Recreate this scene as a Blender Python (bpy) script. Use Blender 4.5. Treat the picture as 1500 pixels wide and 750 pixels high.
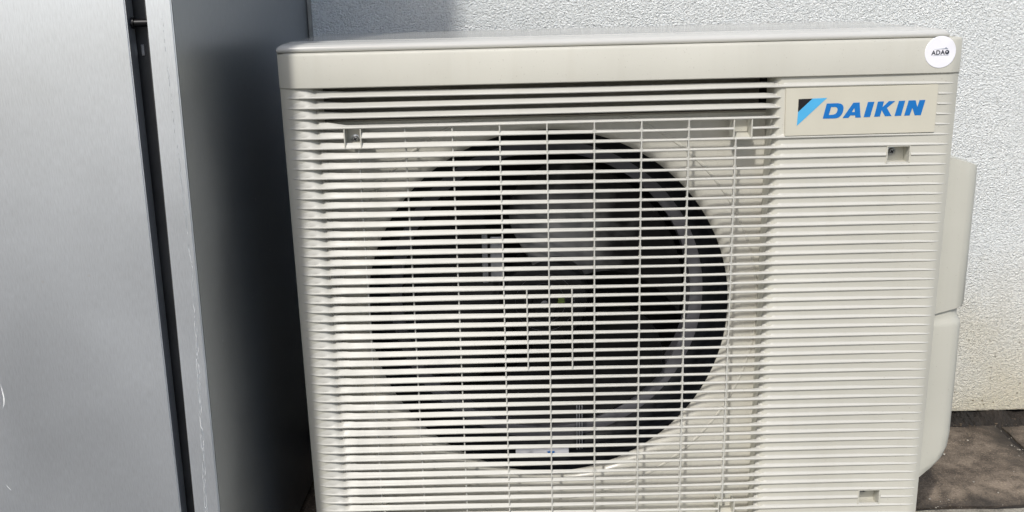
import bpy, bmesh, math, random
from mathutils import Vector, Matrix
random.seed(7)
S = bpy.context.scene
for o in list(bpy.data.objects): bpy.data.objects.remove(o)
COL = S.collection

# ------------------------------------------------------------------ camera, light, exposure
F, CX, CY, CZ = 1416.06, .28886, -1.26254, .17166
YAW, PIT, ROLL = .0064, .269617, -.024023
cam = bpy.data.cameras.new('camera'); co = bpy.data.objects.new('camera', cam); COL.objects.link(co)
fw = Vector((math.sin(YAW)*math.cos(PIT), math.cos(YAW)*math.cos(PIT), -math.sin(PIT)))
r0 = Vector((math.cos(YAW), -math.sin(YAW), 0)); u0 = r0.cross(fw)
rr = r0*math.cos(ROLL)+u0*math.sin(ROLL); uu = -r0*math.sin(ROLL)+u0*math.cos(ROLL)
co.matrix_world = Matrix(((rr.x, uu.x, -fw.x, CX), (rr.y, uu.y, -fw.y, CY), (rr.z, uu.z, -fw.z, CZ), (0, 0, 0, 1)))
cam.sensor_width = 36; cam.lens = F/1500*36; cam.clip_start = .02; cam.clip_end = 500
S.camera = co
S.render.resolution_x = 1024; S.render.resolution_y = 512
S.render.engine = 'CYCLES'
try: S.cycles.max_bounces = 8
except Exception: pass

EL = math.radians(46); AZ = math.atan(.39)          # sun stands in front of the wall, a little to the left
W = bpy.data.worlds.new('World'); S.world = W; W.use_nodes = True
nt = W.node_tree
bg = nt.nodes['Background']; sky = nt.nodes.new('ShaderNodeTexSky')
sky.sky_type = 'NISHITA'; sky.sun_disc = False; sky.sun_elevation = EL; sky.sun_rotation = math.pi+AZ
sky.air_density = 1.0; sky.dust_density = 2.5; sky.ozone_density = 1.0
nt.links.new(sky.outputs[0], bg.inputs[0]); bg.inputs[1].default_value = .145
sl = bpy.data.lights.new('sun', 'SUN'); sl.energy = 2.45; sl.angle = math.radians(2.5); sl.color = (1, .965, .915)
so = bpy.data.objects.new('sun', sl); COL.objects.link(so)
sd = Vector((math.sin(AZ)*math.cos(EL), math.cos(AZ)*math.cos(EL), -math.sin(EL)))     # travel direction of the light
so.rotation_euler = sd.to_track_quat('-Z', 'Y').to_euler(); so.location = (-2, -5, 6)
S.view_settings.view_transform = 'Standard'; S.view_settings.look = 'None'
S.view_settings.exposure = 0.2; S.view_settings.gamma = 1

# ------------------------------------------------------------------ materials
def mat(name, col, rough=.5, metal=0, bump=None, var=None, spec=.5, coat=0):
    """bump=(scale, strength, distance)  var=(scale, amount) soft value variation"""
    m = bpy.data.materials.new(name); m.use_nodes = True; n = m.node_tree.nodes; L = m.node_tree.links
    b = n['Principled BSDF']; b.inputs['Base Color'].default_value = (*col, 1)
    b.inputs['Roughness'].default_value = rough; b.inputs['Metallic'].default_value = metal
    b.inputs['Specular IOR Level'].default_value = spec; b.inputs['Coat Weight'].default_value = coat
    tc = n.new('ShaderNodeTexCoord')
    if var:
        t = n.new('ShaderNodeTexNoise'); t.inputs['Scale'].default_value = var[0]; t.inputs['Detail'].default_value = 5
        L.new(tc.outputs['Object'], t.inputs['Vector'])
        r = n.new('ShaderNodeMapRange'); r.inputs[1].default_value = .3; r.inputs[2].default_value = .7
        r.inputs[3].default_value = 1-var[1]; r.inputs[4].default_value = 1+var[1]
        L.new(t.outputs['Fac'], r.inputs[0])
        h = n.new('ShaderNodeHueSaturation'); h.inputs['Color'].default_value = (*col, 1)
        L.new(r.outputs[0], h.inputs['Value']); L.new(h.outputs[0], b.inputs['Base Color'])
    if bump:
        t = n.new('ShaderNodeTexNoise'); t.inputs['Scale'].default_value = bump[0]; t.inputs['Detail'].default_value = 3
        L.new(tc.outputs['Object'], t.inputs['Vector'])
        bp = n.new('ShaderNodeBump'); bp.inputs['Strength'].default_value = bump[1]; bp.inputs['Distance'].default_value = bump[2]
        L.new(t.outputs['Fac'], bp.inputs['Height']); L.new(bp.outputs[0], b.inputs['Normal'])
    return m

def mix(nodes, links, fac, a, b, mode='MIX'):
    x = nodes.new('ShaderNodeMix'); x.data_type = 'RGBA'; x.blend_type = mode
    for sock, v in ((x.inputs[0], fac), (x.inputs[6], a), (x.inputs[7], b)):
        if hasattr(v, 'is_linked') or hasattr(v, 'links'): links.new(v, sock)
        elif isinstance(v, tuple): sock.default_value = (*v, 1)
        else: sock.default_value = v
    return x.outputs[2]

def ramp(nodes, links, src, a, b, lo=0., hi=1.):
    r = nodes.new('ShaderNodeMapRange'); r.inputs[1].default_value = a; r.inputs[2].default_value = b
    r.inputs[3].default_value = lo; r.inputs[4].default_value = hi
    links.new(src, r.inputs[0]); return r.outputs[0]

def noise(nodes, links, vec, scale, detail=4, dist=0, rough=.5):
    t = nodes.new('ShaderNodeTexNoise'); t.inputs['Scale'].default_value = scale; t.inputs['Detail'].default_value = detail
    t.inputs['Distortion'].default_value = dist; t.inputs['Roughness'].default_value = rough
    links.new(vec, t.inputs['Vector']); return t.outputs['Fac']

def plastic(name, col, rough=.42):
    m = mat(name, col, rough); n = m.node_tree.nodes; L = m.node_tree.links; b = n['Principled BSDF']
    tc = n.new('ShaderNodeTexCoord'); v = tc.outputs['Object']
    big = ramp(n, L, noise(n, L, v, 6, 5), .35, .7, .94, 1.03)
    sp = ramp(n, L, noise(n, L, v, 420, 2), .70, .76, 0, 1)            # grains of dust
    mp = n.new('ShaderNodeMapping'); mp.inputs['Scale'].default_value = (60, 60, 5); L.new(v, mp.inputs[0])
    st = ramp(n, L, noise(n, L, mp.outputs[0], 1, 4), .50, .74, 0, .10)  # faint runs of dirt
    h = n.new('ShaderNodeHueSaturation'); h.inputs['Color'].default_value = (*col, 1); L.new(big, h.inputs['Value'])
    c = mix(n, L, st, h.outputs[0], (col[0]*.72, col[1]*.68, col[2]*.6))
    fac = n.new('ShaderNodeMath'); fac.operation = 'MULTIPLY'; L.new(sp, fac.inputs[0]); fac.inputs[1].default_value = .5
    c = mix(n, L, fac.outputs[0], c, (.24, .21, .17)); L.new(c, b.inputs['Base Color'])
    L.new(ramp(n, L, noise(n, L, v, 30, 4), .3, .7, rough-.06, rough+.1), b.inputs['Roughness'])
    bp = n.new('ShaderNodeBump'); bp.inputs['Strength'].default_value = .25; bp.inputs['Distance'].default_value = .0003
    L.new(noise(n, L, v, 900, 2), bp.inputs['Height']); L.new(bp.outputs[0], b.inputs['Normal'])
    return m

M = {}
M['beige'] = plastic('beige_plastic', (.52, .512, .448))
M['bell'] = plastic('bell_mouth_plastic', (.54, .525, .46), .24)
M['slat'] = plastic('slat_plastic', (.50, .495, .45), .42)
M['lid'] = mat('lid_paint', (.50, .50, .475), .12, var=(8, .03))
M['cover'] = plastic('cover_plastic', (.525, .52, .455), .45)
M['badge'] = mat('badge_plate', (.55, .53, .44), .35, var=(20, .03))
M['black'] = mat('black_plastic', (.006, .007, .009), .5, var=(30, .3))
M['void'] = mat('unlit_interior_black', (.006, .006, .006), .9, var=(10, .2))  # near black stands in for the lack of light inside the casing
M['fan'] = mat('fan_plastic', (.006, .0065, .007), .42, var=(14, .3), bump=(60, .3, .002))
def lit_blade():  # pale patch paints the sunlight near the hub into the blade colour
    m = mat('sunlit_patch_fan_plastic', (.01, .01, .01), .5); n = m.node_tree.nodes; L = m.node_tree.links; b = n['Principled BSDF']
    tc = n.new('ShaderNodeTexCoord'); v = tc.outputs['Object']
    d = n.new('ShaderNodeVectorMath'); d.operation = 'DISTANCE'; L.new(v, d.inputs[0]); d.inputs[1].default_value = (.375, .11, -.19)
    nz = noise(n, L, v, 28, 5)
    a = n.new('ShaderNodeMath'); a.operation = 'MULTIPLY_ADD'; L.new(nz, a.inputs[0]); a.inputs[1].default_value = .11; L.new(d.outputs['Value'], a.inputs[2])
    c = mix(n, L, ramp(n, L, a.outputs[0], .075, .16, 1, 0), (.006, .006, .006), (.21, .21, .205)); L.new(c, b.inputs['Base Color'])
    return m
M['lit_blade'] = lit_blade()
M['hub'] = mat('hub_plastic', (.010, .0105, .011), .4, var=(30, .3))
M['greyring'] = mat('grey_ring_paint', (.085, .085, .095), .5, var=(12, .15))
M['steel'] = mat('zinc_steel', (.45, .46, .47), .35, 1, var=(80, .2))
M['galv'] = mat('galvanised_bracket', (.30, .31, .33), .4, .4, var=(50, .2))
M['blue'] = mat('blue_print', (.006, .150, .46), .35, var=(60, .04))
M['cyan'] = mat('light_blue_print', (.075, .40, .70), .35, var=(60, .04))
M['ink'] = mat('black_print', (.008, .008, .01), .4, var=(60, .1))
M['sticker'] = mat('white_sticker', (.80, .80, .84), .45, var=(40, .02))
M['stickink'] = mat('sticker_ink', (.03, .035, .05), .5, var=(80, .1))
M['stickgrey'] = mat('sticker_grey_ink', (.25, .28, .34), .5, var=(80, .1))
M['recess'] = mat('shaded_recess_plastic', (.30, .28, .235), .7, var=(12, .2))  # beige darkened to paint the shade behind the top slats
M['coil'] = mat('coil_fins', (.03, .03, .03), .6, .3, var=(30, .3))
M['anod'] = mat('dark_seal', (.045, .047, .050), .5, var=(25, .25), bump=(500, .3, .0004))
M['pin'] = mat('black_steel_pin', (.012, .012, .013), .35, .6, var=(60, .2))
M['drip'] = mat('dried_lime_drip', (.72, .73, .72), .8, var=(200, .2))
M['seal'] = mat('grey_sealant', (.28, .28, .26), .8, var=(60, .15), bump=(300, .5, .001))
M['gnot'] = mat('dark_green_mark', (.10, .15, .03), .5, var=(80, .1))  # small dark green patch on the hub

def cabinet_mat(name, tone, ro):
    m = mat(name, (.44, .45, .46), ro, .9); n = m.node_tree.nodes; L = m.node_tree.links; b = n['Principled BSDF']
    tc = n.new('ShaderNodeTexCoord'); v = tc.outputs['Object']
    mp = n.new('ShaderNodeMapping'); mp.inputs['Scale'].default_value = (900, 900, 90); L.new(v, mp.inputs[0])
    grain = noise(n, L, mp.outputs[0], 1, 3, 0, .6)
    cloud = noise(n, L, v, 5, 5)
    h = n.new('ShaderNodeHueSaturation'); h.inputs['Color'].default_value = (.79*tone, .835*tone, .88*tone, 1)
    a = n.new('ShaderNodeMath'); a.operation = 'MULTIPLY'
    L.new(ramp(n, L, grain, .3, .7, .93, 1.07), a.inputs[0]); L.new(ramp(n, L, cloud, .3, .7, .95, 1.04), a.inputs[1])
    L.new(a.outputs[0], h.inputs['Value'])
    vor = n.new('ShaderNodeTexVoronoi'); vor.inputs['Scale'].default_value = 22; L.new(v, vor.inputs['Vector'])
    spot = ramp(n, L, vor.outputs['Distance'], .03, .05, .35, 0)
    c = mix(n, L, spot, h.outputs[0], (.7, .7, .7)); L.new(c, b.inputs['Base Color'])
    L.new(ramp(n, L, cloud, .3, .7, ro-.03, ro+.03), b.inputs['Roughness'])
    bp = n.new('ShaderNodeBump'); bp.inputs['Strength'].default_value = .18; bp.inputs['Distance'].default_value = .0004
    L.new(grain, bp.inputs['Height']); L.new(bp.outputs[0], b.inputs['Normal'])
    return m
M['cab'] = cabinet_mat('satin_grey_metal', 1, .37); M['cabshade'] = cabinet_mat('satin_grey_shaded_metal', .43, .35)  # side is the same metal, its shade put in by a darker tone

def plaster_mat():
    m = mat('rough_white_plaster', (.6, .62, .61), .9); n = m.node_tree.nodes; L = m.node_tree.links; b = n['Principled BSDF']
    g = n.new('ShaderNodeNewGeometry'); v = g.outputs['Position']
    wob = n.new('ShaderNodeMapping'); wob.inputs['Scale'].default_value = (1, 1, 1.35); wob.inputs['Rotation'].default_value = (0, .5, 0); L.new(v, wob.inputs[0])
    n1 = noise(n, L, wob.outputs[0], 250, 3, 1.0, .55)
    n2 = noise(n, L, v, 520, 2)
    vo = n.new('ShaderNodeTexVoronoi'); vo.inputs['Scale'].default_value = 300; L.new(v, vo.inputs['Vector'])
    ad = n.new('ShaderNodeMath'); ad.operation = 'MULTIPLY_ADD'; L.new(n2, ad.inputs[0]); ad.inputs[1].default_value = .35; L.new(n1, ad.inputs[2])
    ad2 = n.new('ShaderNodeMath'); ad2.operation = 'MULTIPLY_ADD'; L.new(vo.outputs['Distance'], ad2.inputs[0]); ad2.inputs[1].default_value = -.3; L.new(ad.outputs[0], ad2.inputs[2])
    bp = n.new('ShaderNodeBump'); bp.inputs['Strength'].default_value = 1; bp.inputs['Distance'].default_value = .0060
    L.new(ad2.outputs[0], bp.inputs['Height']); L.new(bp.outputs[0], b.inputs['Normal'])
    sx = n.new('ShaderNodeSeparateXYZ'); L.new(v, sx.inputs[0])
    cl = noise(n, L, v, 7, 5)
    # tan splash dirt that rises from the ground: a real stain with ragged top
    zz = n.new('ShaderNodeMath'); zz.operation = 'MULTIPLY_ADD'; L.new(cl, zz.inputs[0]); zz.inputs[1].default_value = -.28; L.new(sx.outputs['Z'], zz.inputs[2])
    dirt = ramp(n, L, zz.outputs[0], -.80, -.46, .85, 0)
    c = mix(n, L, ramp(n, L, noise(n, L, v, 3, 4), .3, .7, 0, 1), (.86, .895, .882), (.90, .93, .918))
    c = mix(n, L, dirt, c, (.66, .60, .44))
    hollow_shade = ramp(n, L, ad2.outputs[0], .40, .50, .26, 0)                    # shade of the hollows, painted into the colour
    c = mix(n, L, hollow_shade, c, (.30, .31, .30))
    vs = n.new('ShaderNodeTexVoronoi'); vs.inputs['Scale'].default_value = 60; L.new(v, vs.inputs['Vector'])
    sp = ramp(n, L, vs.outputs['Distance'], .08, .16, 1, 0)
    mm = n.new('ShaderNodeMath'); mm.operation = 'MULTIPLY'; L.new(sp, mm.inputs[0]); L.new(ramp(n, L, sx.outputs['Z'], -.62, -.30, .8, 0), mm.inputs[1])
    c = mix(n, L, mm.outputs[0], c, (.16, .13, .07)); L.new(c, b.inputs['Base Color'])
    return m
M['plaster'] = plaster_mat()

def joint_dirt(n, L, v, c):
    "soil smeared over the slab edges beside the joints, ragged"
    def M_(op, a, b=None):
        q = n.new('ShaderNodeMath'); q.operation = op
        for s_, w_ in ((q.inputs[0], a), (q.inputs[1], b)):
            if w_ is None: continue
            if hasattr(w_, 'links'): L.new(w_, s_)
            else: s_.default_value = w_
        return q.outputs[0]
    sx = n.new('ShaderNodeSeparateXYZ'); L.new(v, sx.inputs[0])
    rag = M_('ADD', M_('MULTIPLY', noise(n, L, v, 16, 5), .16), -.08)
    dx = M_('ABSOLUTE', M_('SUBTRACT', sx.outputs['X'], 1.225)); dy = M_('SUBTRACT', sx.outputs['Y'], .150); dz = M_('SUBTRACT', .462, sx.outputs['Y'])
    d = M_('ADD', M_('MINIMUM', M_('MINIMUM', dx, dy), dz), rag)
    return mix(n, L, ramp(n, L, d, -.002, .045, .9, 0), c, (.022, .018, .014))
def stone_mat(name, base, dark, wet):
    m = mat(name, base, .85); n = m.node_tree.nodes; L = m.node_tree.links; b = n['Principled BSDF']
    g = n.new('ShaderNodeNewGeometry'); v = g.outputs['Position']
    big = noise(n, L, v, 9, 6, .8, .6); mid = noise(n, L, v, 45, 5); fine = noise(n, L, v, 380, 3)
    c = mix(n, L, ramp(n, L, big, .38, .62), base, dark)
    c = mix(n, L, ramp(n, L, mid, .45, .65, 0, .6), c, (dark[0]*.5, dark[1]*.5, dark[2]*.5))
    c = mix(n, L, ramp(n, L, fine, .55, .72, 0, .6), c, (base[0]*1.7, base[1]*1.7, base[2]*1.6))
    c = mix(n, L, ramp(n, L, fine, .3, .42, .6, 0), c, (.012, .010, .008))
    if wet < .7: c = joint_dirt(n, L, v, c)
    L.new(c, b.inputs['Base Color'])
    L.new(ramp(n, L, big, .38, .62, .9, wet), b.inputs['Roughness'])
    ad = n.new('ShaderNodeMath'); ad.operation = 'MULTIPLY_ADD'; L.new(mid, ad.inputs[0]); ad.inputs[1].default_value = 1.5; L.new(fine, ad.inputs[2])
    bp = n.new('ShaderNodeBump'); bp.inputs['Strength'].default_value = .8; bp.inputs['Distance'].default_value = .003
    L.new(ad.outputs[0], bp.inputs['Height']); L.new(bp.outputs[0], b.inputs['Normal'])
    return m
M['slabdark'] = stone_mat('dirty_wet_concrete', (.23, .185, .14), (.075, .056, .042), .55)
M['slabmid'] = stone_mat('worn_concrete', (.10, .095, .085), (.06, .055, .05), .8)
M['slabpale'] = stone_mat('pale_concrete', (.36, .34, .29), (.25, .23, .19), .8)
M['soil'] = stone_mat('dark_soil', (.028, .022, .017), (.012, .010, .008), .8)
M['grit'] = mat('pale_grit', (.30, .28, .24), .8, var=(300, .4))
M['plinth'] = mat('dark_plinth', (.018, .015, .012), .9, var=(30, .3), bump=(200, .5, .002))

for q_ in ('fan', 'hub', 'black', 'lit_blade', 'coil'): M[q_].node_tree.nodes['Principled BSDF'].inputs['Specular IOR Level'].default_value = .2
# ------------------------------------------------------------------ helpers
def mesh_obj(name, bm, m, parent=None, smooth=False, angle=None):
    bmesh.ops.recalc_face_normals(bm, faces=bm.faces)
    me = bpy.data.meshes.new(name); bm.to_mesh(me); bm.free()
    for x in (m if isinstance(m, (list, tuple)) else [m]): me.materials.append(x)
    if smooth:
        me.polygons.foreach_set('use_smooth', [True]*len(me.polygons))
        try: me.set_sharp_from_angle(angle=math.radians(angle or 40))
        except Exception: pass
    o = bpy.data.objects.new(name, me); COL.objects.link(o)
    if parent: o.parent = parent
    return o
def empty(name, loc, label, cat):
    o = bpy.data.objects.new(name, None); COL.objects.link(o); o.location = loc; o.empty_display_size = .05
    o['label'] = label; o['category'] = cat; return o
def box(bm, x0, x1, y0, y1, z0, z1, bev=0, seg=2):
    r = bmesh.ops.create_cube(bm, size=1, matrix=Matrix.Translation(((x0+x1)/2, (y0+y1)/2, (z0+z1)/2)) @ Matrix.Diagonal((x1-x0, y1-y0, z1-z0, 1)))
    if bev:
        es = list({e for v in r['verts'] for e in v.link_edges})
        bmesh.ops.bevel(bm, geom=es, offset=bev, segments=seg, affect='EDGES', profile=.5)
def prism(bm, pts, y0, y1):
    a = [bm.verts.new((x, y0, z)) for x, z in pts]; b = [bm.verts.new((x, y1, z)) for x, z in pts]
    bm.faces.new(a); bm.faces.new(b[::-1]); n = len(pts)
    for i in range(n): bm.faces.new((a[i], a[(i+1) % n], b[(i+1) % n], b[i]))
def lathe(bm, prof, cx, cz, n=64, close=False, a0=0, a1=2*math.pi):
    """prof: (r, y) rings about the Y axis"""
    full = abs(a1-a0-2*math.pi) < 1e-6; rings = []
    for r, y in prof:
        if r < 1e-6: rings.append([bm.verts.new((cx, y, cz))]); continue
        cnt = n if full else n+1
        rings.append([bm.verts.new((cx+r*math.cos(a0+(a1-a0)*i/n), y, cz+r*math.sin(a0+(a1-a0)*i/n))) for i in range(cnt)])
    pr = list(zip(rings, rings[1:]))
    if close: pr.append((rings[-1], rings[0]))
    for A, B in pr:
        for i in range(n):
            j = (i+1) % n if full else i+1
            if len(A) == 1 and len(B) == 1: continue
            if len(A) == 1: bm.faces.new((A[0], B[j], B[i]))
            elif len(B) == 1: bm.faces.new((A[i], A[j], B[0]))
            else: bm.faces.new((A[i], A[j], B[j], B[i]))
def tube(bm, pts, r, n=8):
    prev = None
    for i, p in enumerate(pts):
        p = Vector(p); d = (Vector(pts[min(i+1, len(pts)-1)])-Vector(pts[max(i-1, 0)])).normalized()
        a = d.orthogonal().normalized(); b = d.cross(a)
        ring = [bm.verts.new(p+r*(math.cos(2*math.pi*k/n)*a+math.sin(2*math.pi*k/n)*b)) for k in range(n)]
        if prev:
            for k in range(n): bm.faces.new((prev[k], prev[(k+1) % n], ring[(k+1) % n], ring[k]))
        else: bm.faces.new(ring)
        prev = ring
    bm.faces.new(prev)
def curve2d(name, polys, m, parent, y, th):
    """flat filled outlines with holes in the XZ plane, front face at y, thickness th"""
    cu = bpy.data.curves.new('tmp', 'CURVE'); cu.dimensions = '2D'; cu.fill_mode = 'BOTH'; cu.extrude = th/2
    for P in polys:
        s = cu.splines.new('POLY'); s.points.add(len(P)-1); s.use_cyclic_u = True
        for i, (x, z) in enumerate(P): s.points[i].co = (x, z, 0, 1)
    t = bpy.data.objects.new('tmp', cu); COL.objects.link(t)
    me = bpy.data.meshes.new_from_object(t.evaluated_get(bpy.context.evaluated_depsgraph_get())); bpy.data.objects.remove(t)
    me.transform(Matrix(((1, 0, 0, 0), (0, 0, -1, y+th/2), (0, 1, 0, 0), (0, 0, 0, 1))))
    me.materials.clear(); me.materials.append(m); me.name = name
    o = bpy.data.objects.new(name, me); COL.objects.link(o); o.parent = parent; return o
def interp(tab, x):
    if x <= tab[0][0]: return tab[0][1]
    for (a, u), (b, v) in zip(tab, tab[1:]):
        if x <= b: return u+(v-u)*(x-a)/(b-a)
    return tab[-1][1]

# ------------------------------------------------------------------ setting: ground, slabs, wall
GZ = -.662
bm = bmesh.new(); box(bm, -40, 40, -80, 60, GZ-.6, GZ-.045); g = mesh_obj('ground', bm, M['slabmid']); g['kind'] = 'structure'
bm = bmesh.new()
nx, ny = 60, 50
vv = [[bm.verts.new((-1.6+3.6*i/nx, -2.6+3.1*j/ny, GZ-.010+random.uniform(-.0035, .0035))) for i in range(nx+1)] for j in range(ny+1)]
for j in range(ny):
    for i in range(nx): bm.faces.new((vv[j][i], vv[j][i+1], vv[j+1][i+1], vv[j+1][i]))
mesh_obj('soil_bed', bm, M['soil'], g, True, 80)
bm = bmesh.new(); nx = 420; prev = None
for i in range(nx+1):
    x = .7+.85*i/nx; h = .004+.0035*math.sin(x*37)+.003*math.sin(x*91+1)
    row = [bm.verts.new((x+random.gauss(0, .0004), y+random.gauss(0, .0012), GZ+z_+random.gauss(0, .0013))) for y, z_ in ((.440+.006*math.sin(x*53), -.012), (.450, -.002), (.458, h*.4), (.466, h*.8), (.473, h), (.480, h+.003), (.496, h+.004))]
    if prev:
        for j in range(6): bm.faces.new((prev[j], row[j], row[j+1], prev[j+1]))
    prev = row
mesh_obj('soil_ridge', bm, M['soil'], g)
def slab(x0, x1, y0, y1, m):
    bm = bmesh.new(); e = .004
    n = 8
    top = []
    for j in range(n+1):
        row = []
        for i in range(n+1):
            x = x0+(x1-x0)*i/n; y = y0+(y1-y0)*j/n
            ed = i in (0, n) or j in (0, n)
            if ed: x += random.uniform(-.0022, .0022); y += random.uniform(-.0022, .0022)
            row.append(bm.verts.new((x, y, GZ+(-.006 if ed else 0)+random.uniform(-.0015, .0015))))
        top.append(row)
    for j in range(n):
        for i in range(n): bm.faces.new((top[j][i], top[j][i+1], top[j+1][i+1], top[j+1][i]))
    rim = top[0]+[r[-1] for r in top[1:]]+top[-1][-2::-1]+[r[0] for r in top[-2:0:-1]]
    lo = [bm.verts.new((v.co.x, v.co.y, GZ-.04)) for v in rim]
    for i in range(len(rim)): bm.faces.new((rim[i], lo[i], lo[(i+1) % len(rim)], rim[(i+1) % len(rim)]))
    return mesh_obj('paving_slab', bm, m, g, True, 50)
for j in range(7):
    y1 = .447-.302*j; y0 = y1-.292
    for i in range(-7, 3):
        x0 = .938+.302*i; x1 = x0+.29
        slab(x0, x1, y0, y1, M['slabdark'] if j == 0 else (M['slabpale'] if j == 1 else M['slabmid']))
# grit and small stones lying on the slabs and in the joints: nobody could count them
bm = bmesh.new()
def chip(x, y, z, s):
    r = bmesh.ops.create_icosphere(bm, subdivisions=1, radius=s, matrix=Matrix.Translation((x, y, z)) @ Matrix.Rotation(random.random()*3, 4, 'Z'))
    for v in r['verts']: v.co += Vector([random.uniform(-.35, .35)*s for _ in range(3)]); v.co.z = z+(v.co.z-z)*.6
for _ in range(420):
    x = random.uniform(-.1, 1.45); y = random.uniform(.02, .475)
    if random.random() < .5: y = random.choice([.150, .462])+random.gauss(0, .012)
    elif random.random() < .4: x = 1.233+random.gauss(0, .02)
    onjoint = abs(y-.150) < .006 or y > .447 or abs(x-1.233) < .006
    s = abs(random.gauss(.0003, .0007))+.00035
    chip(x, y, (GZ-.008 if onjoint else GZ+.0008)+s*.3, s)
o = mesh_obj('loose_grit', bm, M['grit']); o['kind'] = 'stuff'; o['label'] = 'pale grit scattered over the dark paving and its joints'; o['category'] = 'grit'
# small leaves and twig crumbs along the wall joint
bm = bmesh.new()
for _ in range(260):
    x = random.uniform(.95, 1.4); y = .463+random.gauss(0, .010); y = min(y, .474); z = GZ-.006+random.random()*.006
    a = random.random()*6.28; l = random.uniform(.002, .007); w = random.uniform(.0006, .002)
    d = Vector((math.cos(a), math.sin(a), random.uniform(-.3, .3))); s = Vector((-math.sin(a), math.cos(a), random.uniform(-.4, .4)))
    c = Vector((x, y, z)); q = [c-d*l, c+s*w, c+d*l, c-s*w+Vector((0, 0, .0006))]
    vs = [bm.verts.new(p) for p in q]; bm.faces.new((vs[0], vs[1], vs[2])); bm.faces.new((vs[0], vs[2], vs[3]))
    tp = bm.verts.new(c+Vector((0, 0, -.0008)))
    for k in range(4): bm.faces.new((vs[k], tp, vs[(k+1) % 4]))
o = mesh_obj('leaf_litter', bm, mat('dry_litter', (.10, .075, .05), .9, var=(200, .5))); o['kind'] = 'stuff'; o['label'] = 'dark crumbs of dead leaves in the gap at the foot of the wall'; o['category'] = 'litter'

wall = empty('plaster_wall', (.6, .48, GZ), 'rough white plaster wall behind the outdoor unit, stained tan near the ground', 'wall')
bm = bmesh.new(); box(bm, -7, 6.4, .0, .3, .011, 3.2, .003)
mesh_obj('plaster_coat', bm, M['plaster'], wall)
bm = bmesh.new(); box(bm, -7, 6.4, .016, .28, -.05, .012); mesh_obj('plinth', bm, M['plinth'], wall)

# ------------------------------------------------------------------ metal cabinet at the left
cab = empty('metal_cabinet', (-.45, .14, GZ), 'tall satin grey metal cabinet against the wall, left of the cream outdoor unit', 'cabinet')
def C(x, y, z): return (x+.45, y-.14, z-GZ)
def lean(x_top, x_bot, z):      # x at z=.168 and at z=-.437, extended along the leaning edge
    return x_bot+(x_top-x_bot)*(z+.437)/.605
def hexa(name, m, edges, z0=GZ+.012, z1=1.15, parent=cab, bev=.0012):
    """edges: ring of (x_top, x_bot, y) seen from above, swept from z0 to z1"""
    bm = bmesh.new()
    a = [bm.verts.new(C(lean(t, b, z0), y, z0)) for t, b, y in edges]; c = [bm.verts.new(C(lean(t, b, z1), y, z1)) for t, b, y in edges]
    bm.faces.new(a); bm.faces.new(c[::-1]); n = len(edges)
    for i in range(n): bm.faces.new((a[i], a[(i+1) % n], c[(i+1) % n], c[i]))
    if bev: bmesh.ops.bevel(bm, geom=[e for e in bm.edges], offset=bev, segments=2, affect='EDGES')
    return mesh_obj(name, bm, m, parent, True, 35)
YF = -.2
hexa('door', M['cab'], [(-.1077, -.1171, YF), (-.1077, -.1171, YF+.022), (-.72, -.73, YF+.022), (-.72, -.73, YF)], z0=GZ+.03)
fs = hexa('frame_strip', M['cab'], [(-.0589, -.0697, YF), (-.0589, -.0697, YF+.003), (-.0862, -.1005, YF+.003), (-.0862, -.1005, YF)])
hexa('side_panel', M['cabshade'], [(-.0591, -.0699, YF+.0033), (-.0455, -.0500, .476), (-.0505, -.0550, .476), (-.0637, -.0745, YF+.0033)])
hexa('gap_lining', M['anod'], [(-.070, -.082, YF+.031), (-.070, -.082, YF+.05), (-.20, -.21, YF+.05), (-.20, -.21, YF+.031)], bev=0)
hexa('gap_seal', M['anod'], [(-.0872, -.1012, YF+.017), (-.0872, -.1012, YF+.029), (-.0935, -.1068, YF+.029), (-.0935, -.1068, YF+.017)], z0=GZ+.02)
hexa('body', M['anod'], [(-.0725, -.083, YF+.051), (-.056, -.061, .470), (-.745, -.755, .470), (-.745, -.755, YF+.051)], z0=GZ+.02, z1=1.14, bev=0)
bm = bmesh.new(); tube(bm, [C(-.112, YF+.013, .1456), C(-.1, YF+.013, .1456), C(-.075, YF+.013, .1456)], .0042, 16)
tube(bm, [C(-.107, YF+.013, .1456), C(-.1045, YF+.013, .1456)], .0062, 16)
mesh_obj('latch_pin', bm, M['pin'], cab, True)
bm = bmesh.new(); box(bm, -.107+.45, -.1035+.45, YF+.029-.14, YF+.032-.14, .110-GZ, .122-GZ, .0008); mesh_obj('keeper_slot', bm, M['galv'], cab)
# dried lime drip: a wandering pale line down the strip
for k, (xo, zt, zb) in enumerate([(0, .15, -.45), (.0018, -.20, -.47)]):
    bm = bmesh.new(); z = zt; prev = None; x = None; dx = 0
    while z > zb:
        base = lean(-.0589, -.0697, z)-interp([(-.47, .0180), (-.43, .0170), (-.314, .0128), (-.20, .0078), (-.114, .0048), (.0, .0080), (.14, .0115)], z)
        dx = dx*.8+random.gauss(0, .00045); w = max(.00004, (.00030 if z < -.08 else .00010)*random.uniform(.3, 1.5))
        y = YF-.0003
        cur = [bm.verts.new(C(base+xo+dx-w, YF-.0001, z)), bm.verts.new(C(base+xo+dx, YF-.0006, z)), bm.verts.new(C(base+xo+dx+w, YF-.0001, z))]
        if prev and random.random() > (.06 if z < 0 else .45):
            bm.faces.new((prev[0], prev[1], cur[1], cur[0])); bm.faces.new((prev[1], prev[2], cur[2], cur[1]))
        prev = cur; z -= random.uniform(.0015, .004)
    mesh_obj('drip_mark', bm, M['drip'], fs)
bm = bmesh.new(); box(bm, -.0452+.45, -.0385+.45, .4725-.14, .4792-.14, .02, 1.8, .001)
mesh_obj('sealant_bead', bm, M['seal'], cab)

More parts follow.
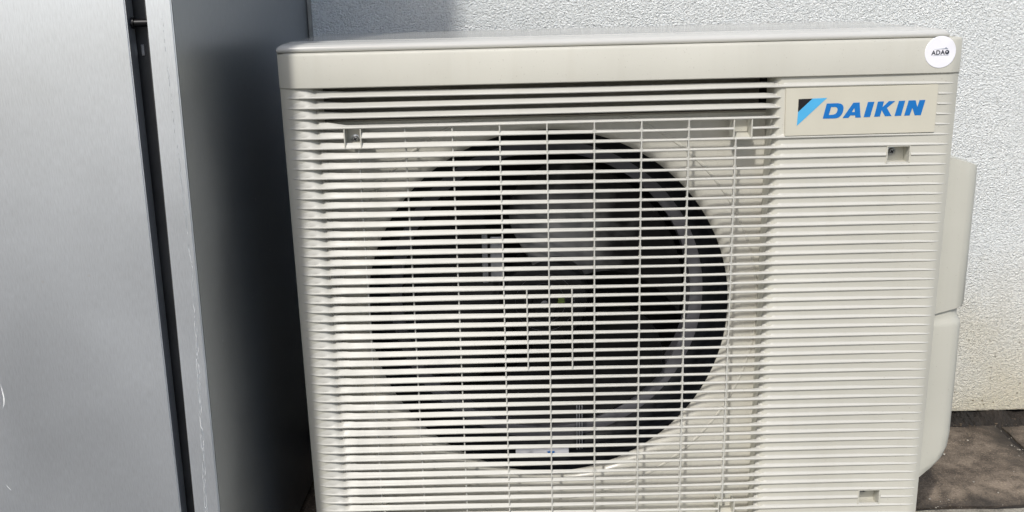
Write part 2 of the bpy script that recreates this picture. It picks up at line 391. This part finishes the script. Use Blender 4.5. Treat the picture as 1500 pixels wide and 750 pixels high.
door = cab.children[0]
for pts, w_ in (([(-.3092, -.2600), (-.3082, -.2690), (-.3077, -.2771), (-.3080, -.2830), (-.3088, -.2876), (-.3112, -.2930)], .0008), ([(-.3235, -.3930), (-.3222, -.3955), (-.3205, -.3980), (-.3188, -.4004)], .0005)):
    bm = bmesh.new(); a_ = None
    for i, (x, z) in enumerate(pts):
        w = w_*math.sin(math.pi*(i+.5)/len(pts))
        c_ = [bm.verts.new(C(x-w, YF-.0001, z)), bm.verts.new(C(x, YF-.0004, z)), bm.verts.new(C(x+w, YF-.0001, z))]
        if a_:
            for j in (0, 1): bm.faces.new((a_[j], a_[j+1], c_[j+1], c_[j]))
        a_ = c_
    mesh_obj('scuff_mark', bm, M['drip'], door)

# ------------------------------------------------------------------ outdoor unit
U = empty('outdoor_unit', (0, 0, 0), 'cream outdoor heat pump unit with slatted grille over a large fan and blue lettering', 'outdoor unit')
W_ = .884; P = .0133; ZT = .0985; ZB = -.632
def yf(x):
    y = 0
    if x < .02: y += .002+.012*((.02-x)/.02)**1.3
    elif x < .045: y += .002*((.045-x)/.025)**2
    if x > .868: y += .006*((x-.868)/.016)**1.6
    return y
def front_shell(name, z0, z1, m, x0=0, x1=W_, back=.03, rim=.004, y_out=0):
    xs = [x0, x0+.002, x0+.005, x0+.009, x0+.014, x0+.019, x0+.024, .032, .045, .2, .4, .6, .8, .868, .872, .876, .88, x1]
    prof = [(back, z0), (.0012, z0), (0, z0+.0012), (0, z1-rim), (rim*.3, z1-rim*.3), (rim, z1), (back, z1)]
    bm = bmesh.new(); rows = []
    for x in xs: rows.append([bm.verts.new((x, (yf(x)-y_out+dy if dy < back else back), z)) for dy, z in prof])
    for A, B in zip(rows, rows[1:]):
        for i in range(len(prof)-1): bm.faces.new((A[i], A[i+1], B[i+1], B[i]))
    bm.faces.new(rows[0]); bm.faces.new(rows[-1][::-1])
    return mesh_obj(name, bm, m, U, True, 30)
front_shell('top_band', .0532, .0982, M['beige'], y_out=.0015)
front_shell('base_band', ZB+.004, -4*0-.0133*46.6, M['beige'])
# lid: rounded rim, two pressed beads along its front
bm = bmesh.new()
secs = []
prof = [(.013, .0985), (.0085, .0992), (.0065, .1015), (.0068, .1045), (.0088, .1068), (.012, .1082), (.03, .1086), (.032, .1096), (.035, .1096), (.037, .1086), (.070, .1088), (.072, .1098), (.075, .1098), (.077, .1088), (.2, .1094), (.322, .1088), (.328, .106), (.33, .0985)]
xs = [.000, .0012, .0035, .008, .02, .3, .6, .85, .861, .865, .868, .8692]
for i, x in enumerate(xs):
    e = min(1, (x+.0006)/.008) if x < .01 else (min(1, (.8697-x)/.008) if x > .855 else 1)
    s = math.sqrt(max(0, 1-(1-e)**2))
    secs.append([bm.verts.new((x, .16+(y-.16)*(.978+.022*s), .0985+(z-.0985)*(.35+.65*s))) for y, z in prof])
for A, B in zip(secs, secs[1:]):
    for i in range(len(prof)-1): bm.faces.new((A[i], A[i+1], B[i+1], B[i]))
    bm.faces.new((A[-1], A[0], B[0], B[-1]))
bm.faces.new(secs[0]); bm.faces.new(secs[-1][::-1])
mesh_obj('lid', bm, M['lid'], U, True, 60)
# casing: sides, back, floor as sheet metal walls with thickness
bm = bmesh.new(); t = .002
box(bm, .0005, .0025, .014, .325, ZB, .0985, .0006); mesh_obj('side_casing', bm, M['cover'], U)
bm = bmesh.new(); box(bm, W_-.004, W_-.002, .014, .325, ZB, .0985, .0006); mesh_obj('side_casing', bm, M['cover'], U)
bm = bmesh.new(); box(bm, .003, W_-.0045, .318, .325, ZB+.02, .098); mesh_obj('rear_coil', bm, M['coil'], U)
bm = bmesh.new(); box(bm, .003, W_-.0045, .031, .3175, ZB-.006, ZB+.003, .001); mesh_obj('base_pan', bm, M['cover'], U)
for x in (.14, .70):
    bm = bmesh.new(); box(bm, x, x+.05, -.012, .34, GZ+.001, ZB-.0065, .002); mesh_obj('foot', bm, M['black'], U)
# inner partition that closes the fan chamber on the right, another at left; both blackened for the missing light
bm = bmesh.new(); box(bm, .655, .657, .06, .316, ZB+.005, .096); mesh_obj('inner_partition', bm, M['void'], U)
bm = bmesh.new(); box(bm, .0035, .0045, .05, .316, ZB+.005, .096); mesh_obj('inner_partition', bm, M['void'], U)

FX, FZ, YP = .3477, -.273, .043
# grille back plate with round opening, rolled bell mouth
bm = bmesh.new()
N = 96; R1 = .272
def plate_pt(a):
    c, s = math.cos(a), math.sin(a); tt = []
    for lim, d in ((.6445-FX, c), (.050-FX, c)):
        if d*lim > 0: tt.append(lim/d)
    for lim, d in ((.0040-FZ, s), (ZB+.01-FZ, s)):
        if d*lim > 0: tt.append(lim/d)
    return min(tt)
outer = []; rings = [[] for _ in range(8)]
cang = [math.atan2(z-FZ, x-FX) % (2*math.pi) for x in (.6445, .050) for z in (.0040, ZB+.01)]
angs = sorted([2*math.pi*i/N for i in range(N)]+cang)
prof = [(.299, YP), (.2975, YP-.0012), (.2955, YP-.0012), (.2945, YP), (.276, YP+.0002), (.268, YP+.002), (.262, YP+.007), (.2585, YP+.014)]
for a in angs:
    T = plate_pt(a); outer.append(bm.verts.new((FX+T*math.cos(a), YP, FZ+T*math.sin(a))))
    for k, (r, y) in enumerate(prof):
        r = min(r, T-.0005*(8-k)*.2); rings[k].append(bm.verts.new((FX+r*math.cos(a), y, FZ+r*math.sin(a))))
allr = [outer]+rings
for A, B in zip(allr, allr[1:]):
    for i in range(len(angs)):
        j = (i+1) % len(angs)
        try: bm.faces.new((A[i], A[j], B[j], B[i]))
        except ValueError: pass
mesh_obj('bell_mouth_plate', bm, M['bell'], U, True, 35)
bm = bmesh.new(); lathe(bm, [(.2584, YP+.0145), (.2555, YP+.02), (.2545, .088), (.248, .104), (.240, .114), (.2345, .1175), (.238, .124), (.262, .10), (.262, .06)], FX, FZ, 96, True)
mesh_obj('shroud', bm, M['black'], U, True, 40)
bm = bmesh.new(); lathe(bm, [(.2345, .1185), (.224, .1195), (.2165, .123), (.2155, .15), (.220, .15), (.236, .126)], FX, FZ, 96, True)
mesh_obj('shroud_lip', bm, M['greyring'], U, True, 40)
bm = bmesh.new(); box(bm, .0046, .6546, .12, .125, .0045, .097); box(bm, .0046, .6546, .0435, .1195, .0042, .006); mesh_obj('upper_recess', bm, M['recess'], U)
# fan: hub, three swept blades
bm = bmesh.new(); lathe(bm, [(0, .092), (.018, .092), (.02, .096), (.050, .097), (.062, .100), (.0665, .107), (.068, .118), (.068, .165), (0, .165)], FX-.003, FZ-.004, 64)
fan = mesh_obj('fan_hub', bm, M['hub'], U, True, 35)
for r, y in ((.030, .0955), (.044, .096)):  # pale rings paint the highlights on the hub
    bm = bmesh.new(); lathe(bm, [(r-.0008, y+.0015), (r, y), (r+.0008, y+.0015)], FX-.003, FZ-.004, 48, True); mesh_obj('hub_highlight_ring', bm, M['greyring'], fan, True)
bm = bmesh.new(); lathe(bm, [(0, .083), (.004, .0835), (.0045, .085), (.0052, .0915), (.006, .093)], FX-.004, FZ-.0045, 24); mesh_obj('hub_nut', bm, M['galv'], fan, True, 35)
bm = bmesh.new(); box(bm, FX+.016, FX+.026, .0935, .0955, FZ-.004, FZ+.005, .0005); mesh_obj('hub_mark', bm, M['gnot'], fan)
for b in range(3):
    bm = bmesh.new(); a0 = math.radians(24+120*b); NR, NA = 9, 14; gr = []
    for i in range(NR+1):
        tr = i/NR; r = .063+tr*.149; row = []
        sweep = math.radians(34)*tr**1.2; span = math.radians(82+22*math.sin(tr*2.4))
        for j in range(NA+1):
            ta = j/NA; a = a0-sweep+span*ta
            y = .150-.062*ta*(1-.25*tr)+.012*math.sin(tr*3)
            y += .008*math.sin(ta*math.pi)
            row.append(bm.verts.new((FX-.003+r*math.cos(a), y, FZ-.004+r*math.sin(a))))
        gr.append(row)
    fs_ = []
    for A, B in zip(gr, gr[1:]):
        for j in range(NA): fs_.append(bm.faces.new((A[j], A[j+1], B[j+1], B[j])))
    bmesh.ops.recalc_face_normals(bm, faces=fs_)
    bmesh.ops.solidify(bm, geom=fs_, thickness=.003)
    mesh_obj('fan_blade', bm, M['lit_blade'] if b == 0 else M['fan'], fan, True, 50)
# motor bracket seen behind the blades, and service label plate at the bottom
bm = bmesh.new()
box(bm, .254, .262, .10, .104, -.245, -.168, .0008); box(bm, .266, .285, .102, .106, -.245, -.176, .0015)
mesh_obj('motor_bracket', bm, M['galv'], U)
bm = bmesh.new()
for x in (.3905, .3945, .3985): box(bm, x, x+.0014, .10, .106, -.53, -.44)
mesh_obj('wire_clip', bm, M['galv'], U)
bm = bmesh.new(); box(bm, .296, .378, .094, .096, -.535, -.512, .0008); lp = mesh_obj('service_label', bm, M['sticker'], U)
bm = bmesh.new(); box(bm, .345, .356, .0925, .0935, -.5225, -.5165, .0004); mesh_obj('label_mark', bm, M['blue'], lp)

# left cheek: curved skin that turns back into the grille
KB = 47
def yb(x): return interp([(0, .0142), (.003, .0117), (.008, .0083), (.014, .0056), (.020, .0036), (.028, .0036), (.036, .0048), (.0405, .0075), (.0440, .0120), (.0470, .019), (.0490, .028), (.0500, .0435)], x)
def skin(name, xs, yfun, z0, z1, m, holes=(), nz=2):
    zs = sorted({z0, z1, *[h for q in holes for h in q[2:]]}); xs = sorted({*xs, *[h for q in holes for h in q[:2]]})
    bm = bmesh.new(); g_ = [[bm.verts.new((x, yfun(x), z)) for x in xs] for z in zs]
    for j in range(len(zs)-1):
        for i in range(len(xs)-1):
            mx, mz = (xs[i]+xs[i+1])/2, (zs[j]+zs[j+1])/2
            if any(h[0] < mx < h[1] and h[2] < mz < h[3] for h in holes): continue
            bm.faces.new((g_[j][i], g_[j][i+1], g_[j+1][i+1], g_[j+1][i]))
    return mesh_obj(name, bm, m, U, True, 50)
skin('left_cheek', [0, .003, .008, .014, .02, .028, .036, .0405, .044, .047, .049, .05], yb, ZB+.005, .0535, M['beige'])
PK = [(.7961, .8278, -.0408, -.0630), (.7949, .8269, -5.463e-1, -5.722e-1)]
def yr(x): return yf(x)+interp([(.6445, .043), (.6446, .016), (.646, .0105), (.649, .0050), (.653, .0027), (.70, .0023), (.80, .0018), (.866, .0010), (.877, .0002), (.884, .0002)], x)
skin('right_panel', [.6445, .6446, .646, .649, .653, .70, .85, .866, .872, .878, .884], yr, ZB+.005, .0535, M['beige'], [(a, b, d, c) for a, b, c, d in PK])

# slats
def rise(x, k):
    if x < .06: a = interp([(0, .0006), (.012, .0045), (.022, .0100), (.041, .0104), (.048, .0070), (.06, .0060)], x)
    elif x < .62:
        a = interp([(.06, .0062), (.068, .0056), (.085, .0053), (.12, .0047), (.2, .0044), (.37, .0020), (.5, .0006), (.62, .0004)], x) if k > 0 else (interp([(.06, .006), (.085, .0045)], x) if k < 0 else interp([(.06, .006), (.085, .002), (.62, .0006)], x))
    else: a = interp([(.62, .0004 if k >= 0 else .004), (.643, .001 if k >= 0 else .004), (.656, .0085)], x)
    for (x0, x1, zt, zb) in PK:
        if x0-.001 < x < x1+.001 and abs(zb-(-k*P)) < .006: a = .0028
    return a
def depth(x, k):
    if x < .046: return max(.001, yb(x)-yf(x)+.0006)
    if x < .63: return (interp([(.046, .0155), (.0495, .0065), (.066, .0044), (.37, .0032), (.55, .0026), (.63, .0026)], x) if k >= 0 else interp([(.046, .0155), (.0495, .0085), (.066, .0075), (.63, .0075)], x))
    if x < .656: return interp([(.63, .003 if k >= 0 else .0075), (.643, .006 if k >= 0 else .0075), (.6445, .013), (.647, .0078), (.656, .0030)], x)
    return max(.0004, yr(x)-yf(x)+.0004)
LIP = .0027
def lipf(x):      # lip height tapers to nothing at both ends
    return interp([(.001, .0006), (.012, .0016), (.03, LIP), (.78, LIP), (.85, .0016), (.878, .0003)], x)
BASEX = [.002, .006, .012, .02, .028, .036, .0405, .044, .0465, .0495, .053, .06, .068, .075, .085, .1, .12, .2, .285, .37, .43, .5, .56, .63, .643, .6446, .647, .650, .656, .662, .70, .76, .80, .83, .85, .866, .872]
def slat(k, gaps=()):
    segs = []; cur = .0035
    for a, b in sorted(gaps): segs.append((cur, a)); cur = b
    segs.append((cur, .8775))
    wob = [random.gauss(0, .00022) for _ in range(4)]
    z0 = -k*P
    for s0, s1 in segs:
        if s1-s0 < .002: continue
        xs = sorted({s0, s1, *[x for x in BASEX if s0+.0008 < x < s1-.0008], *[q for h in PK for q in (h[0]-.0012, h[0]+.0005, h[1]-.0005, h[1]+.0012) if s0 < q < s1]})
        rows = []; bm = bmesh.new()
        for x in xs:
            tip = 1.
            if k in (-2, -1, 0, 1) and s1 < .67 and x > .64: tip = max(.12, (s1-x)/.015)   # rounded tips beside the badge
            y0 = yf(x)+(.0045*(1-min(1, tip))**2)
            d = depth(x, k); l = lipf(x)*min(1, .45+.55*tip); r_ = rise(x, k)*min(1, tip)
            z = z0+(.0009*math.sin(x*3.1+wob[0]*3000)*0+wob[0]*math.sin(x*3.55)+wob[1]*math.sin(x*9+1))*(1 if .06 < x < .64 else .15)
            th = min(.0022, .0016+r_*.2) if .06 < x < .64 else .0006
            yE = max(y0+.0003, yf(x)+d)
            q_ = min(1, d/.003); ring = [(y0+.0007*q_, z), (y0, z+l*.22), (y0-.0002*q_, z+l*.5), (y0+.0001*q_, z+l*.85), (y0+.0011*q_, z+l+.0003),
                    (y0+(yE-y0)*(.80 if x > .645 else .34), z+l+r_*(.22 if x > .645 else .3)), (y0+(yE-y0)*(.95 if x > .645 else .66), z+l+r_*.6), (yE, z+l+r_), (yE+.0004, z+l+r_-th*.5), (yE, z+max(.0003, l+r_-th*1.0) if .06 < x < .64 else z+.0003)]
            rows.append([bm.verts.new((x, y, zz)) for y, zz in ring])
        n = len(rows[0])
        for A, B in zip(rows, rows[1:]):
            for i in range(n): bm.faces.new((A[i], A[(i+1) % n], B[(i+1) % n], B[i]))
        bm.faces.new(rows[0]); bm.faces.new(rows[-1][::-1])
        mesh_obj('slat', bm, M['slat'], U, True, 48)
for k in range(-3, KB):
    gp = []
    if k in (-2, -1, 0, 1): gp.append((.6556, .8572))
    if k == 1: gp += [(.0808, .1036), (.5915, .6166)]
    if k == 4: gp.append((.7955, .8286))
    if k == 42: gp.append((.7943, .8278))
    if k == 43: gp += [(.0808, .1036), (.5897, .6140)]
    slat(k, gp)

# vertical bars of the grille
def bar(x, z0, z1, y, w=.0019, gus=False):
    bm = bmesh.new(); box(bm, x-w/2, x+w/2, y, y+.0065, z0, z1, .0004, 1)
    if gus:
        for k in range(int(-z1/P), int(-z0/P)+1):
            zz = -k*P+LIP-.0004
            if z0 < zz < z1-.003: prism(bm, [(x-.0031, zz), (x+.0031, zz), (x+.0012, zz+.0030), (x-.0012, zz+.0030)], y+.0004, y+.004)
    return mesh_obj('vertical_bar', bm, M['slat'], U)
ys = [.0058, .0050, .0034, .0008, -.0003, -.0003, -.0003, -.0003, -.0003]
for j in range(9):
    x = .0983+.0621*j
    zt = -2*P+.001 if j in (0, 8) else .0015; zb = -42*P+.001 if j in (0, 8) else -46.4*P
    bar(x, zb, zt, ys[j], gus=j >= 5)
for x in (.316, .378): bar(x, -26*P+.001, -17*P+.001, -.0003)

# screw pockets
def pocket(x0, x1, z1, z0, dpt, m, sx, sz, frame=True):
    bm = bmesh.new(); w = .0016
    yy = -.0004 if frame else .0006
    box(bm, x0-w, x0, yy, dpt, z0, z1, .0003, 1); box(bm, x1, x1+w, yy, dpt, z0, z1, .0003, 1)
    box(bm, x0-w, x1+w, dpt+.0002, dpt+.002, z0-.001, z1+.001)
    prism_pts = [(yy+.004, z0), (dpt, z0), (dpt, z0+.007 if frame else z0+.0005)]
    vs = [[bm.verts.new((x, y, z)) for y, z in prism_pts] for x in (x0+.0001, x1-.0001)]
    bm.faces.new(vs[0]); bm.faces.new(vs[1][::-1])
    for i in range(3): bm.faces.new((vs[0][i], vs[0][(i+1) % 3], vs[1][(i+1) % 3], vs[1][i]))
    if not frame: box(bm, x0-w, x1+w, .0006, dpt, z1, z1+.0012); box(bm, x0-w, x1+w, .0052, dpt, z0-.0012, z0)
    p = mesh_obj('screw_pocket', bm, m, U)
    if sx is not None:
        bm = bmesh.new(); lathe(bm, [(.0062, dpt-.0002), (.0060, dpt-.0012), (.0046, dpt-.0014), (.0043, dpt-.0032), (.0032, dpt-.0043), (.0016, dpt-.0044), (.0010, dpt-.0026), (0, dpt-.0024)], sx, sz, 24)
        s = mesh_obj('screw', bm, M['steel'], p, True, 30)
        bm = bmesh.new()
        for a in (.5, .5+math.pi/2):
            c, q = math.cos(a), math.sin(a); l, w2 = .0027, .00045
            prism(bm, [(sx+c*l-q*w2, sz+q*l+c*w2), (sx-c*l-q*w2, sz-q*l+c*w2), (sx-c*l+q*w2, sz-q*l-c*w2), (sx+c*l+q*w2, sz+q*l-c*w2)], dpt-.0046, dpt-.0040)
        mesh_obj('screw_cross', bm, M['pin'], s)
pocket(.0824, .1020, -.0002, -.0250, .024, M['beige'], .0925, -.0160)
pocket(.5931, .6150, -.0002, -.0250, .024, M['beige'], None, None)
pocket(.0824, .1020, -42*P-.0002, -44*P+.0016, .024, M['beige'], .0925, -43.2*P)
pocket(.5913, .6124, -42*P-.0002, -44*P+.0016, .024, M['beige'], None, None)
pocket(.7977, .8262, -.0410, -.0628, .020, M['beige'], .8090, -.0500, False)
pocket(.7965, .8253, -.5465, -.5720, .020, M['beige'], .8078, -.5545, False)

# badge with lettering
bm = bmesh.new()
prism(bm, [(.6578, .0375), (.6585, .0386), (.8552, .0392), (.8560, .0384), (.8560, -.0222), (.8552, -.0230), (.6600, -.0234), (.6590, -.0224)], -.0008, .0044)
bmesh.ops.bevel(bm, geom=[e for e in bm.edges if all(v.co.y < 0 for v in e.verts)], offset=.0005, segments=2, affect='EDGES')
bd = mesh_obj('badge', bm, M['badge'], U, True, 30)
D = [(.70768, -.00151), (.71169, .01808), (.7258, .01826), (.7297, .01765), (.7325, .01585), (.73385, .0132), (.7341, .0105), (.7336, .0070), (.7322, .0036), (.7303, .0010), (.7277, -.0007), (.7242, -.00153)]
Dh = [(.71526, .00327), (.71775, .01338), (.7229, .01342), (.7250, .0128), (.7262, .0112), (.7264, .0090), (.7255, .0063), (.7238, .0043), (.7206, .0033)]
A_ = [(.73369, -.00137), (.74648, .01839), (.75459, .01845), (.75734, -.00117), (.75023, -.00112), (.74976, .0019), (.74371, .00192), (.74131, -.00129)]
Ah = [(.7452, .0062), (.74828, .01159), (.7492, .0062)]
I1 = [(.76126, -.00087), (.76543, .01883), (.77394, .01888), (.76953, -.00082)]
K_ = [(.77504, -.00056), (.77851, .01903), (.78636, .0191), (.785, .01146), (.79288, .01933), (.80114, .01925), (.79084, .01054), (.79775, -.00021), (.78921, -.00026), (.78423, .00783), (.78252, -.00048)]
I2 = [(.8017, -.00031), (.80598, .01926), (.81409, .01945), (.81023, -.00012)]
N_ = [(.81444, -.0001), (.81867, .01947), (.82757, .01951), (.83072, .01059), (.8328, .01964), (.84039, .01971), (.83613, .0000), (.82824, -.0001), (.82424, .00971), (.82141, -.00014)]
for polys in ([D, Dh], [A_, Ah], [I1], [K_], [I2], [N_]): curve2d('letter', polys, M['blue'], bd, -.00115, .0003)
curve2d('emblem', [[(.67456, .02469), (.6927, .02503), (.67471, .00793)]], M['ink'], bd, -.00115, .0003)
curve2d('emblem_stripe', [[(.69275, .02503), (.71174, .02546), (.67413, -.01011), (.67471, .00788)]], M['cyan'], bd, -.00115, .0003)

# round sticker on the top band
SX, SZ, SR = .8540, .0805, .0202
bm = bmesh.new(); lathe(bm, [(0, -.0022), (SR-.0004, -.0022), (SR, -.0019), (SR, -.0014)], SX, SZ, 64)
for v in bm.verts:
    v.co.y += max(0, v.co.x-.868)*.12
st = mesh_obj('round_sticker', bm, M['sticker'], U, True, 30)
def text(name, s, size, x, z, y, m, parent, off=.00012, rot=.035):
    cu = bpy.data.curves.new('tmp', 'FONT'); cu.body = s; cu.size = size; cu.extrude = .00008; cu.offset = off; cu.align_x = 'CENTER'; cu.align_y = 'CENTER'; cu.space_character = 1.08
    t = bpy.data.objects.new('tmp', cu); COL.objects.link(t)
    me = bpy.data.meshes.new_from_object(t.evaluated_get(bpy.context.evaluated_depsgraph_get())); bpy.data.objects.remove(t)
    me.transform(Matrix.Translation((x, y, z)) @ Matrix.Rotation(-rot, 4, 'Y') @ Matrix(((1, 0, 0, 0), (0, 0, -1, 0), (0, 1, 0, 0), (0, 0, 0, 1))))
    me.materials.clear(); me.materials.append(m); me.name = name
    o = bpy.data.objects.new(name, me); COL.objects.link(o); o.parent = parent; return o
text('sticker_text', 'ADA', .0078, SX-.0032, SZ-.0008, -.00245, M['stickink'], st, .00022)
bm = bmesh.new(); lathe(bm, [(0, -.00245), (.0027, -.00245), (.0027, -.0022)], SX+.0084, SZ-.0002, 24); mesh_obj('sticker_ball', bm, M['stickink'], st)
bm = bmesh.new(); lathe(bm, [(0, -.00265), (.0008, -.00265), (.0008, -.0024)], SX+.0080, SZ+.0003, 12); mesh_obj('sticker_ball_dot', bm, M['sticker'], st)
curve2d('sticker_swoosh', [[(SX-.009, SZ+.0034), (SX, SZ+.0042), (SX+.0052, SZ+.0047), (SX+.0062, SZ+.0062), (SX+.0078, SZ+.0050), (SX+.0094, SZ+.0036), (SX+.0074, SZ+.0038), (SX+.004, SZ+.0038)]], M['stickgrey'], st, -.00245, .0002)
curve2d('sticker_rule', [[(SX-.0095, SZ-.0046), (SX-.0095, SZ-.0043), (SX+.0105, SZ-.0036), (SX+.0105, SZ-.0039)]], M['stickgrey'], st, -.00245, .0002)

# valve cover on the right flank, two halves with a stepped seam
def cover(name, rows, xo=.884):
    rows = [q if len(q) == 4 else (*q, 0) for q in rows]
    bm = bmesh.new(); secs = []
    for z, xr, zr, di in rows:         # z at the casing side, right extent, z at the right edge
        w = xr-xo; pr = [(0, .048), (w*.35, .049), (w*.70, .0505), (w*.84, .053), (w*.93, .058), (w*.985, .066), (w, .078), (w, .30), (0, .30)]
        secs.append([bm.verts.new((xo+dx, min(y+di, .30), z+(zr-z)*min(1, dx/max(w, 1e-5)))) for dx, y in pr])
    for A, B in zip(secs, secs[1:]):
        for i in range(len(A)-1): bm.faces.new((A[i], A[i+1], B[i+1], B[i]))
    bm.faces.new(secs[0]); bm.faces.new(secs[-1][::-1])
    return mesh_obj(name, bm, M['cover'], U, True, 32)
cover('valve_cover', [(-.0600, 0.9500, -.0800), (-.0615, 0.9515, -.0815), (-.10, 0.9525, -.105), (-.2, 0.9525, -.2), (-.296, 0.9530, -.280), (-.2985, 0.9515, -.2825)])
cover('valve_cover', [(-.2990, .9455, -.2830, .0035), (-.3060, .9450, -.2925, .0035), (-.3085, .9465, -.3020, .0025), (-.3110, .9500, -.3070, .001), (-.316, .9512, -.314), (-.40, .9520, -.40), (-.49, .9525, -.487), (-.535, .9505, -.505), (-.551, .9450, -.520), (-.560, .932, -.535), (-.566, .912, -.552), (-.568, .8887, -.566)])
